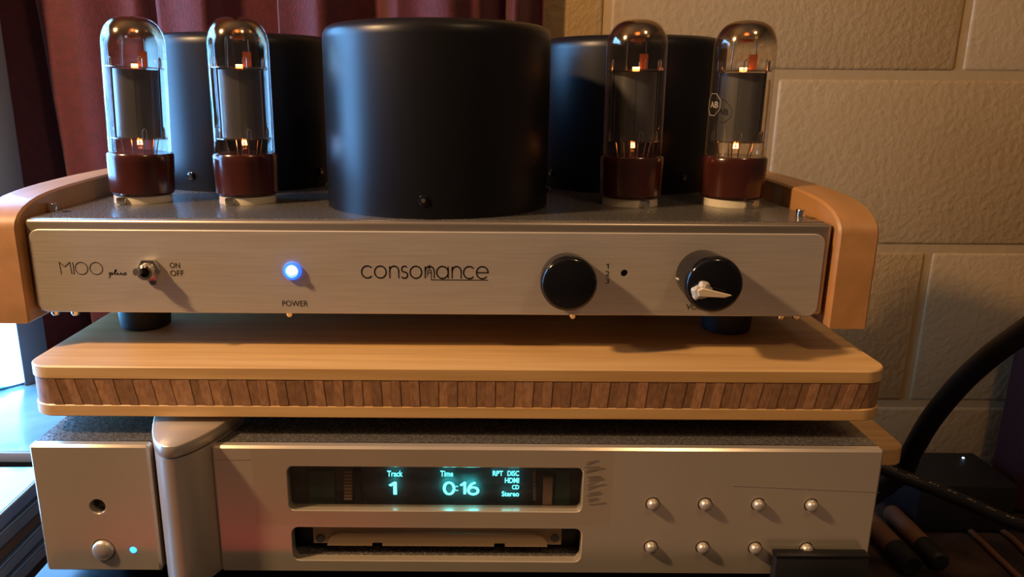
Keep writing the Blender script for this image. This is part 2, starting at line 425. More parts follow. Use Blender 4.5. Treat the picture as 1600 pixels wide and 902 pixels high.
for x, ys in ((-1.37, (0.27, 0.745)), (-0.56, (0.27,)), (-0.285, (0.612, 0.745))):
    for y in ys: emit('leg', B(x - .012, x + .012, y - .012, y + .012, 0, Zr(-0.385 if x > -.5 else -0.306), .001), 'darkwood', desk)

# monitor: right edge just inside the frame, turned towards the amplifier
e = P(37, 598, 0.74)
mon = thing('monitor', (e.x, 0.74, Zr(-0.300)), 'monitor with a bright white and teal screen on the pale desk', 'monitor')
YAW = R(-50)
def mloc(bm):      # built with its right screen edge at the origin
    bmesh.ops.rotate(bm, verts=bm.verts, cent=(0, 0, 0), matrix=Matrix.Rotation(-YAW, 3, 'Z'))
    bmesh.ops.translate(bm, verts=bm.verts, vec=mon.location); return bm
emit('housing', mloc(B(-0.61, 0.026, 0.001, 0.03, 0.0, 0.62, 0.003)), 'bezel', mon)
emit('bezel_side', mloc(B(0.0, 0.026, -0.004, 0.001, 0.0, 0.62, 0.001)), 'bezel', mon)
emit('bezel_side', mloc(B(-0.61, -0.584, -0.004, 0.001, 0.0, 0.62, 0.001)), 'bezel', mon)
emit('bezel_top', mloc(B(-0.584, 0.0, -0.004, 0.001, 0.596, 0.62, 0.001)), 'bezel', mon)
sm = bpy.data.materials.new('monitor_picture'); sm.use_nodes = True
nt = sm.node_tree; n_ = nt.nodes; bs = n_['Principled BSDF']; bs.inputs['Base Color'].default_value = (.02, .02, .02, 1)
tc = n_.new('ShaderNodeTexCoord'); nz = n_.new('ShaderNodeTexNoise'); nz.inputs['Scale'].default_value = 14; nz.inputs['Detail'].default_value = 1
cr = n_.new('ShaderNodeValToRGB'); cr.color_ramp.elements[0].position = .56; cr.color_ramp.elements[1].position = .6
cr.color_ramp.elements[0].color = (0.19, 0.47, 1.0, 1); cr.color_ramp.elements[1].color = (0.0, 0.16, 0.24, 1)
nt.links.new(tc.outputs['Object'], nz.inputs['Vector']); nt.links.new(nz.outputs['Fac'], cr.inputs[0]); nt.links.new(cr.outputs[0], bs.inputs['Emission Color'])
bs.inputs['Emission Strength'].default_value = 18.0
MT['screen'] = sm
emit('screen', mloc(B(-0.584, 0.0, -0.002, 0.001, 0.004, 0.596)), 'screen', mon)

# side cabinet with a stack of jewel cases
cab = thing('side_cabinet', (-0.37, 0.42, 0), 'dark wooden cabinet carrying the stack of disc cases', 'cabinet')
emit('body', B(-0.46, -0.282, 0.335, 0.52, 0, Zr(-0.3805), .003), 'darkwood', cab)
emit('cabinet_door', B(-0.452, -0.290, 0.329, 0.335, 0.06, Zr(-0.40), .002), 'darkwood', cab)
ORD = ['', 'second', 'third', 'fourth', 'fifth', 'sixth', 'seventh', 'eighth', 'ninth', 'tenth', 'eleventh', 'twelfth']
zc = Zr(-0.3803)
for i in range(12):
    xr = -0.294 + random.uniform(-.004, .003); y0 = 0.355 + random.uniform(-.006, .006)
    top = i == 11
    c = thing('disc_case', (xr - .071, y0 + .0625, zc), 'white-covered disc case on top of the stack' if top else f'dark jewel case, {ORD[11 - i]} from the top of the disc case stack', 'disc case', 'disc cases in the stack')
    a = random.uniform(-1.5, 1.5)
    bmm = B(xr - .142, xr, y0, y0 + .125, zc, zc + .0098, .0008, 1)
    emit('case', bmm, 'case', c)
    emit('spine', B(xr - .0005, xr + .0004, y0 + .006, y0 + .119, zc + .0016, zc + .0080), 'insert' if top else random.choice(['case', 'deskedge', 'tan', 'case']), c)
    if top: emit('cover', B(xr - .136, xr - .002, y0 + .003, y0 + .122, zc + .0096, zc + .0101), 'insert', c)
    c.rotation_euler.z = R(a); zc += .0102

# ------------------------------------------------------------------ disc player
cx0, cx1 = P(45, 705, CF).x, P(1383, 705, CF).x
cd = thing('disc_player', ((cx0 + cx1) / 2, 0.5, Zr(-0.254)), 'silver disc player with a lit cyan display under the bamboo board', 'disc player')
zt, zb = Zr(CZT), Zr(CZB)
bm = bmesh.new()           # casing, open at the front
box(bm, cx0 + .001, cx1 - .001, CF + .006, 0.66, zb + .001, zt - .0003, 0.0)
bmesh.ops.delete(bm, geom=[f for f in bm.faces if f.calc_center_median().y < CF + .007], context='FACES')
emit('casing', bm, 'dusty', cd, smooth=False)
for x in (cx0 + .04, cx1 - .04):
    for y in (0.38, 0.62): emit('foot', LT([(.016, 0), (.018, .001), (.018, .0085), (0, .0085)], (x, y, Zr(-0.254)), 'z', 24), 'rubber', cd)
gl, gr = P(232, 705, CF).x, P(330, 705, CF).x
def C(u, v, r): p = P(u, v, CF); return circ(p.x, p.z, r)
h_left = [C(152, 792, .0041), C(161, 860, .0063), C(208, 860, .0017)]
emit('face_panel', slab(rrect(cx0, gl, zb, zt, .0016, 3), CF, CF + .006, h_left, cham=.0012, hcham=.0003), 'face', cd)
dz = (P(680, 731, CF), P(680, 799, CF)); dxl, dxr = P(450, 765, CF).x, P(910, 765, CF).x
disp = rrect(dxl, dxr, dz[1].z, dz[0].z, .0030)
sz = (P(680, 826, CF), P(680, 877, CF)); sxl, sxr = P(457, 850, CF).x, P(908, 850, CF).x
slot = rrect(sxl, sxr, sz[1].z, sz[0].z, .0036)
btn = [(1020, 788), (1102, 788.5), (1185, 789), (1268, 790), (1017, 855), (1098, 856), (1180, 857), (1260, 858)]
holes = [disp, slot] + [C(u, v, .00365) for u, v in btn]
emit('face_panel', slab(rrect(gr, cx1, zb, zt, .0016, 3), CF, CF + .006, holes, cham=.0012, hcham=.0004), 'face', cd)
emit('inner_plate', B(cx0 + .003, cx1 - .003, CF + .0125, CF + .014, zb + .002, sz[0].z + .0012), 'black', cd)
for u, v in btn:
    p = P(u, v, CF)
    emit('button', LT([(0, .0034), (.0012, .0033), (.0022, .0028), (.0029, .0018), (.00315, .0006), (.00315, -.006)], (p.x, CF, p.z), 'y', 24), 'column', cd)
p = P(161, 860, CF)
emit('power_button', LT([(0, .0028), (.002, .0027), (.004, .0021), (.0053, .0012), (.0058, 0), (.0058, -.006)], (p.x, CF, p.z), 'y', 36), 'column', cd)
p = P(152, 792, CF)
emit('remote_sensor', LT([(0, -.004), (.004, -.0045)], (p.x, CF, p.z), 'y', 24), 'gloss_black', cd)
p = P(208, 860, CF)
emit('standby_lamp', LT([(0, .0007), (.001, .0005), (.0016, 0), (.0016, -.004)], (p.x, CF, p.z), 'y', 16), 'ledsmall', cd)
# column
ccx = P(284, 705, CF).x
def para(wk, y0, y1, n=16):
    L_ = []
    for i in range(-n, n + 1):
        t = i / n; L_.append((ccx + wk * t, y0 + (y1 - y0) * t * t))
    return L_
plan = para(.0235, CF - .0155, CF + .030)
col = emit('column', slab(plan, zb + .0005, Zr(-0.1737), axis='z'), 'column', cd, sharp=50)
emit('column_cap', slab(para(.0238, CF - .0160, CF + .030), Zr(-0.1665), Zr(-0.1730), axis='z', cham=.0006), 'column', col, sharp=50)
emit('column_recess', B(gl - .001, gr + .001, CF + .0062, CF + .0075, zb, zt), 'steel', cd)
# display
dx = emit('display', B(dxl - .004, dxr + .004, CF + .0115, CF + .013, dz[1].z - .003, dz[0].z + .003), 'dispback', cd)
emit('display_pane', B(dxl - .002, dxr + .002, CF + .0035, CF + .0041, dz[1].z - .001, dz[0].z + .0015), 'pane', cd, smooth=False)
def dbox(u0, u1, v0, v1, m, nm, t=.002):
    a, b = P(u0, v0, CF + .010), P(u1, v1, CF + .010)
    emit(nm, B(a.x, b.x, CF + .0115 - t, CF + .0116, b.z, a.z, .0002, 1), m, dx)
dbox(481, 524, 735, 790, 'pcb', 'circuit_board')
dbox(552, 566, 733, 782, 'rubber', 'connector', .003)
for k in range(9): dbox(538, 551, 735 + k * 5.2, 738.6 + k * 5.2, 'ribbon', 'contact_pin', .0028)
dbox(849, 862, 745, 787, 'ribbon', 'connector', .003)
dbox(868, 890, 734, 790, 'pcb', 'circuit_board')
for k in range(8): dbox(833, 837, 736 + k * 6, 739 + k * 6, 'ribbon', 'contact_pin', .0025)
DT = CF + .0085
def dtext(body, u0, v0, u1, v1, bold=.012, sp=1.0): emit('display_text', fit(text_mesh(body, bold, sp), u0, v0, u1, v1, DT), 'vfd', dx, smooth=False)
D1 = lambda x: [[(x, .74), (x + .26, 1), (x + .26, 0)]]
def dstroke(L_, wd, u0, v0, u1, v1): emit('display_text', fitbm(strokes(L_, wd), u0, v0, u1, v1, DT), 'vfd', dx, smooth=False)
dtext('Track', 605, 736, 629, 745); dstroke(D1(0), .17, 607, 753, 620, 773)
dtext('Time', 688, 736, 708, 745); dstroke([arc(.3, .5, .3, .5, 0, 360, 28), [(.78, .30), (.78, .36)], [(.78, .64), (.78, .70)]] + D1(1.0) + [arc(1.78, .3, .3, .3, 0, 360, 24), arc(2.0, .3, .52, .70, 180, 100, 12)], .16, 692, 753, 749, 774)
dtext('RPT', 770, 736, 786, 744); dtext('DISC', 793, 736, 811, 744)
dtext('HDMI', 789, 747, 811, 755); dtext('CD', 800, 758, 811, 765); dtext('Stereo', 784, 768, 811, 776)
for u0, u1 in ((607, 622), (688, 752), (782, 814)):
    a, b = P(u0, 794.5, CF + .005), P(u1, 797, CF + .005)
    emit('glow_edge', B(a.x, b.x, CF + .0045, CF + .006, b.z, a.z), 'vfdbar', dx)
# tray in the slot
def tz(v, D=CF + .007): return P(680, v, D).z
tx = lambda u: P(u, 842, CF + .007).x
out_ = [(tx(490), tz(824)), (tx(490), tz(850)), (tx(582), tz(850)), (tx(582), tz(846)), (tx(598), tz(846)), (tx(598), tz(850)), (tx(772), tz(850)), (tx(772), tz(846)), (tx(789), tz(846)), (tx(789), tz(850)), (tx(877), tz(850)), (tx(877), tz(824))]
tray = emit('tray', slab(out_, CF + .007, CF + .011, axis='y'), 'tray2', cd, smooth=False)
lip = [(tx(512), tz(850.5)), (tx(514), tz(842)), (tx(520), tz(835)), (tx(534), tz(831.5)), (tx(832), tz(831.5)), (tx(846), tz(835)), (tx(853), tz(842)), (tx(855), tz(850.5)),
       (tx(789), tz(850.5)), (tx(789), tz(845.5)), (tx(772), tz(845.5)), (tx(772), tz(850.5)), (tx(598), tz(850.5)), (tx(598), tz(845.5)), (tx(582), tz(845.5)), (tx(582), tz(850.5))]
emit('tray_lip', slab(lip[::-1], CF + .0050, CF + .0072, axis='y', cham=.0), 'tray', tray, smooth=False)
for u in (501, 867):
    q = P(u, 841, CF + .007); emit('screw', LT([(0, .0008), (.0018, .0010), (.0024, .0004), (.0024, 0)], (q.x, CF + .007, q.z), 'y', 20), 'bezel', tray)
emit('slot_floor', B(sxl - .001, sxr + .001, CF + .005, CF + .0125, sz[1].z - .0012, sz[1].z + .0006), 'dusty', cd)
# clear tape over the display surround, with rubbed streaks
a, b = P(392, 702, CF), P(953, 823, CF)
tape = emit('clear_tape', slab(rrect(a.x, b.x, b.z, zt - .0012, .0003, 1), CF - .00012, CF - .00002, [inset(disp, -.0002)], axis='y', back=False), 'tape', cd, smooth=False)
for k in range(16):
    v = 722 + k * 4.4 + random.uniform(-1.5, 1.5); u0 = 912 + random.uniform(0, 8); u1 = u0 + random.uniform(12, 30)
    q0, q1 = P(u0, v, CF - .00025), P(u1, v - random.uniform(1, 6), CF - .00025)
    emit('streak', fitless := TB([q0, q1], .00013, 5), 'ink_light', tape)
for (u0, v0, u1, v1) in ((1145, 760, 1374, 770), (308, 719, 392, 719)):
    q0, q1 = P(u0, v0, CF), P(u1, v1, CF); emit('scratch', TB([q0, q1], .00012, 5), 'chrome', cd)

# black block in front of the player's lower corner
q = P(1214, 869, .3425); q2 = P(1360, 869, .3425)
blk = thing('black_block', ((q.x + q2.x) / 2, .3455, Zr(-.254)), 'small black block in front of the disc player below the buttons', 'block')
emit('body', B(q.x, q2.x, .3425, .3485, Zr(-.254), q.z, .0006), 'rubber', blk)
emit('rim', B(q.x - .0002, q2.x + .0002, .3423, .3487, q.z - .0016, q.z + .0002, .0004), 'black', blk)

# ------------------------------------------------------------------ bamboo board
bx0, bx1 = P(38, 610, BF).x, P(1392, 610, BF).x
BY1 = 0.70
board = thing('bamboo_board', ((bx0 + bx1) / 2, (BF + BY1) / 2, Zr(CZT)), 'thick laminated bamboo board between amplifier and disc player', 'board')
zt_, zb_ = Zr(BZT), Zr(BZB)
z1, z2 = zt_ - .0070, zb_ + .0066
def bout(d=0.0): return rrect(bx0 + d, bx1 - d, BF + d, BY1 - d, .013 - d, 8)
emit('top_layer', slab(bout(), zt_, z1, axis='z', cham=.0006), 'bamboo', board, sharp=28)
emit('bottom_layer', slab(bout(), z2, zb_, axis='z', cham=.0006), 'bamboo', board, sharp=28)
emit('core', slab(bout(.0006), z1, z2, axis='z'), 'endgrain', board, sharp=50)
ns = 86; sx0, sx1 = bx0 + .013, bx1 - .013; pw = (sx1 - sx0) / ns
variants = []
def strip_mesh(lean):
    bm = bmesh.new(); h = (z1 - z2); vs = []
    for (x, z) in ((-pw / 2 - lean, h / 2), (pw / 2 - lean - .0001, h / 2), (pw / 2 + lean - .0001, -h / 2), (-pw / 2 + lean, -h / 2)):
        vs.append((bm.verts.new((x, 0, z)), bm.verts.new((x, .004, z))))
    bm.faces.new([a for a, b in vs]); bm.faces.new([b for a, b in vs][::-1])
    for i in range(4): bm.faces.new((vs[i][0], vs[(i + 1) % 4][0], vs[(i + 1) % 4][1], vs[i][1]))
    bmesh.ops.recalc_face_normals(bm, faces=bm.faces)
    me = bpy.data.meshes.new('core_strip'); bm.to_mesh(me); bm.free(); me.materials.append(MT['endgrain']); return me
leans = [strip_mesh(.0016 - .0032 * k / 10) for k in range(11)]
for i in range(ns):
    o = bpy.data.objects.new('core_strip', leans[round(i / (ns - 1) * 10)]); COL.objects.link(o); o.parent = board
    o.location = Vector((sx0 + (i + .5) * pw, BF + .0001 + (.00025 if i % 2 else 0), (z1 + z2) / 2)) - board.location
for x in (bx0 + .05, bx1 - .05):
    for y in (0.43, 0.63): emit('foot', LT([(0, 0), (.012, 0), (.012, zb_ - zt + .0002), (0, zb_ - zt + .0002)], (x, y, zt - .0002), 'z', 20), 'rubber', board)

# ------------------------------------------------------------------ amplifier
amp = thing('tube_amplifier', ((AXL + AXR) / 2, 0.53, Zr(BZT)), 'tube amplifier with brushed steel front and wooden ends on the bamboo board', 'amplifier')
az, ab = Zr(AZT), Zr(AZB)
emit('chassis', B(AXL, AXR, AF, 0.695, ab, az, .0022, 3), 'steel', amp)
emit('top_plate', B(AXL + .003, AXR - .003, AF + .0035, 0.692, az - .0005, az + .0004, .0003, 1), 'dusty', amp)
fz1, fz0 = P(668, 361.5, AF).z, P(668, 490, AF).z
fx0, fx1 = P(48, 400, AF).x + .001, P(1284, 410, AF).x
FP = AF - .0016
fh = [circ(P(235, 421, FP).x, P(235, 421, FP).z, .0035), circ(P(975.5, 427, FP).x, P(975.5, 427, FP).z, .0019, 20)]
emit('face_plate', slab(rrect(fx0, fx1, fz0, fz1, .0055), FP, AF + .0002, fh, cham=.0004), 'brushed', amp)
q = P(975.5, 427, FP); emit('remote_sensor', LT([(0, 0), (.0019, 0)], (q.x, FP + .0009, q.z), 'y', 20), 'gloss_black', amp)
TX = FP - .00012
def label_(body, u0, v0, u1, v1, bold=0.0, m='ink'): emit('lettering', fit(text_mesh(body, bold), u0, v0, u1, v1, TX), m, amp, smooth=False)
D1b = [[(0, .74), (.26, 1), (.26, 0)]]
label_('ON', 265, 410.5, 281, 419); label_('OFF', 266, 422.5, 287, 431.5); label_('POWER', 441, 470, 481, 479)
emit('lettering', fitbm(strokes(D1b, .13), 947, 412, 951, 420, TX), 'ink', amp, smooth=False); label_('2', 946, 423.5, 952, 432); label_('3', 946, 435, 952, 443.5); label_('VOL', 1072, 475, 1096, 484)
# M100 in thin geometric strokes, "plus" in script
Ls = [[(0.06, 0), (0, 1), (.42, .62), (.84, 1), (.9, 0)], [(1.08, 1), (1.08, 0)], arc(1.72, .5, .5, .5, 0, 360, 32), arc(2.9, .5, .5, .5, 0, 360, 32)]
emit('lettering', fitbm(strokes(Ls, .055), 93, 409.5, 160.5, 429.5, TX), 'ink', amp, smooth=False)
Ls = [catmull([(0, .55, 0), (.25, .8, 0), (.2, .3, 0), (0, -.45, 0)]), catmull([(.2, .6, 0), (.5, .85, 0), (.55, .5, 0), (.3, .35, 0)]),
      catmull([(.55, .45, 0), (.95, .8, 0), (1.2, 1.45, 0), (1.0, 1.3, 0), (.9, .6, 0), (1.1, .4, 0), (1.35, .75, 0), (1.4, .45, 0), (1.6, .4, 0), (1.85, .8, 0), (1.85, .45, 0), (2.1, .45, 0), (2.45, .85, 0), (2.6, .6, 0), (2.4, .36, 0), (2.2, .42, 0)])]
emit('lettering', fitbm(strokes(Ls, .13), 169, 421, 198, 435.5, TX), 'ink', amp, smooth=False)
# maker's name: round stroke letters
def word():
    L_ = []; x = 0; adv = {'c': 1.13, 'o': 1.25, 'n': 1.05, 's': .78, 'a': 1.28, 'e': 1.2}; pos = []
    for ch in 'consonance':
        pos.append(x)
        if ch == 'c': L_.append(arc(x + .5, .5, .5, .5, 42, 318, 26))
        if ch == 'o': L_.append(arc(x + .5, .5, .5, .5, 0, 360, 36))
        if ch == 'n': L_ += [[(x + .06, 0), (x + .06, 1)], [(x + .06, .55)] + arc(x + .45, .58, .39, .42, 180, 0, 18) + [(x + .84, 0)]]
        if ch == 's': L_.append(arc(x + .3, .745, .25, .255, 35, 250, 14)[:-1] + arc(x + .28, .26, .28, .26, 75, -150, 16))
        if ch == 'a': L_ += [arc(x + .5, .5, .5, .5, 0, 360, 36), [(x + 1.0, 1), (x + 1.0, 0)]]
        if ch == 'e': L_ += [[(x + .02, .5), (x + .98, .5)] + arc(x + .5, .5, .5, .5, 0, 320, 30)]
        x += adv[ch]
    n0 = pos[5]
    mark = [[(n0 + .42, 1.12), (n0 + .42, .72)], [(n0 + .28, .88), (n0 + .56, .88)], [(n0 + .26, .18), (n0 + .26, .66), (n0 + .58, .66), (n0 + .58, -.12), (x - .2, -.12)], [(n0 + .26, .46), (n0 + .58, .46)]]
    return L_, mark
Lw, mk_ = word()
bmw = strokes(Lw, .105); bm2 = strokes(mk_, .065)
me2 = bpy.data.meshes.new('t'); bm2.to_mesh(me2); bm2.free(); bmw.from_mesh(me2); bpy.data.meshes.remove(me2)
emit('lettering', fitbm(bmw, 564, 414, 763.5, 438, TX), 'ink', amp, smooth=False)
# toggle switch
q = P(235, 421, FP); sw = emit('toggle_switch', LT([(.0040, .0035), (.0062, .0028), (.0064, .0012), (.0060, 0)], (q.x, FP, q.z), 'y', 6), 'chrome', amp)
emit('bushing', LT([(.0024, .001), (.0026, .0075), (.0040, .0078), (.0043, .0070), (.0043, 0)], (q.x, FP, q.z), 'y', 28), 'chrome', sw)
emit('bushing_well', LT([(0, .0045), (.0026, .0046)], (q.x, FP, q.z), 'y', 20), 'gloss_black', sw)
emit('lever', TB([(q.x, FP - .004, q.z), (q.x - .0010, FP - .0085, q.z + .0006), (q.x - .0022, FP - .0125, q.z + .0014)], [.0011, .0014, .0019], 14), 'chrome', sw)
q = P(239, 441, FP); emit('washer_key', LT([(0, .0006), (.0016, .0005), (.0018, 0)], (q.x, FP, q.z), 'y', 16), 'bezel', sw)
# power lamp
q = P(457, 423, FP); pl = emit('power_lamp', LT([(.0030, .0005), (.0034, .0022), (.0046, .0020), (.0049, .0010), (.0049, 0)], (q.x, FP, q.z), 'y', 32), 'led', amp)
emit('lens', LT([(0, .0052), (.0014, .0046), (.0024, .0028), (.0026, .0008)], (q.x, FP, q.z + .0003), 'y', 24), 'ledcore', pl)
# knobs
def knob(ub, vb, uf, vf, depth, rf, rb):
    a = P(ub, vb, FP); b = P(uf, vf, FP - depth)
    bm = LT([(0, depth), (rf * .80, depth), (rf * .92, depth - .0006), (rf * .985, depth - .0022), (rf, depth - .0048), (rb, .0008), (rb, 0)], (b.x, FP, b.z), 'y', 56)
    return emit('knob', bm, 'gloss_black', amp, sharp=50), b
k1, c1 = knob(888, 430, 890, 445.5, .0145, .0146, .0138)
k2, c2 = knob(1103, 428, 1118, 447, .0240, .0145, .0134)
kf = FP - .0240
q = P(1092, 454, kf)
def blob(c, s, seed, n=2):
    bm = bmesh.new(); bmesh.ops.create_icosphere(bm, subdivisions=3, radius=1); rnd = random.Random(seed)
    ph = [rnd.uniform(0, 6) for _ in range(6)]
    for v in bm.verts:
        k = 1 + .16 * math.sin(3 * v.co.x + ph[0]) * math.cos(4 * v.co.z + ph[1]) + .10 * math.sin(7 * v.co.z + ph[2]) * math.sin(6 * v.co.x + ph[3])
        v.co = Vector((v.co.x * s[0] * k, v.co.y * s[1] * k, v.co.z * s[2] * k)) + Vector(c)
    return bm
pu = emit('putty', blob((q.x + .0018, kf - .0012, q.z + .0006), (.0042, .0020, .0042), 3), 'putty', k2, sharp=80)
emit('putty_ridge', blob((q.x - .0012, kf - .0018, q.z - .0008), (.0030, .0022, .0036), 5), 'putty', pu, sharp=80)
s0, s1 = P(1093, 455, kf - .003), P(1139, 459, kf - .003)
poly = [P(1086, 451, kf).to_tuple(), P(1094, 447.5, kf).to_tuple(), P(1106, 450, kf).to_tuple(), P(1132, 456.5, kf).to_tuple(), P(1139, 458.5, kf).to_tuple(), P(1128, 462, kf).to_tuple(), P(1104, 461, kf).to_tuple(), P(1088, 460, kf).to_tuple()]
emit('pointer', slab([(p[0], p[2]) for p in poly][::-1], kf - .0046, kf - .0026, axis='y', cham=.0003), 'stick', k2)
w0 = [P(1058, 435, FP - .004), P(1064, 439, FP - .0085), P(1070, 446, FP - .013), P(1077, 452, FP - .019)]
w0[0] += Vector((-.0004, 0, 0))
emit('glue_thread', TB(catmull(w0, 5), .0005, 6), 'putty', k2)
# wooden ends
prof = [(.385, Zr(-.121)), (.700, Zr(-.121)), (.700, Zr(-.054)), (.49, Zr(-.0530)), (.468, Zr(-.0532)), (.446, Zr(-.0537)), (.432, Zr(-.0543)), (.42, Zr(-.0551)), (.410, Zr(-.0562)), (.402, Zr(-.0578)), (.395, Zr(-.0600)), (.3895, Zr(-.0630)), (.3862, Zr(-.0665)), (.385, Zr(-.070))]
emit('side_panel', slab(prof, AXR + .0012, AXR + .0222, axis='x', cham=.0012), 'oak', amp, sharp=25)
emit('side_panel', slab(prof, AXL - .0222, AXL - .0012, axis='x', cham=.0012), 'oak', amp, sharp=25)
# bolts joining the ends, feet, small bolts underneath
for u, v in ((1250, 340), (82, 330)):
    q = PZ(u, v, AZT); emit('bolt', LT([(0, .0045), (.0022, .0045), (.0025, .004), (.0025, 0)], (q.x, q.y, az), 'z', 18), 'chrome', amp)
    q = PZ(u + (17 if u > 800 else 22), v + 2, AZT); emit('hole', LT([(0, .0006), (.0022, .0006), (.0024, 0)], (q.x, q.y, az), 'z', 16), 'gloss_black', amp)
for u, v in ((86, 492), (117, 492), (452, 492), (895, 495), (1221, 498), (1245, 499)):
    q = P(u, v, AF + .006); emit('bolt', LT([(.0022, 0), (.0022, -.003), (.0014, -.0042), (0, -.0044)], (q.x, AF + .007, ab), 'z', 16), 'chrome', amp)
for x in (P(220, 505, .425).x, P(1140, 505, .425).x):
    for y in (0.432, 0.66):
        emit('foot', LT([(0, 0), (.0125, 0), (.0140, .001), (.0148, .012), (.0148, ab - zt_ + .0005), (0, ab - zt_ + .0005)], (x, y, zt_), 'z', 36), 'rubber', amp)
# transformer covers
RC, HC = 0.0655, 0.1010
def cover(x, y, screw_az):
    pr = [(0, HC), (RC - .0075, HC), (RC - .0045, HC - .0006), (RC - .0018, HC - .0022), (RC - .0004, HC - .0048), (RC, HC - .008), (RC, 0)]
    c = emit('transformer_cover', LT(pr, (x, y, az + .0004), 'z', 96), 'black', amp, sharp=40)
    for a in screw_az:
        dx_, dy_ = math.sin(R(a)), -math.cos(R(a)); o = Vector((x + dx_ * RC, y + dy_ * RC, az + .0105))
        bm = TB([o - Vector((dx_, dy_, 0)) * .001, o + Vector((dx_, dy_, 0)) * .0008, o + Vector((dx_, dy_, 0)) * .0014], [.0027, .0027, .0018], 18)
        sc = emit('screw', bm, 'gloss_black', c)
        emit('socket', TB([o + Vector((dx_, dy_, 0)) * .0013, o + Vector((dx_, dy_, 0)) * .0016], [.0013, .0013], 6), 'chrome', sc)
    return c
ccy = AF + .0035 + RC
q = PZ(687, 341, AZT); ccx2 = P(684, 180, ccy).x
cover(ccx2, ccy, [-4, -88, 80])
cover(P(388, 180, .563).x, .5635, [-20, 60])
cover(P(980, 180, .563).x, .5635, [25, -60])

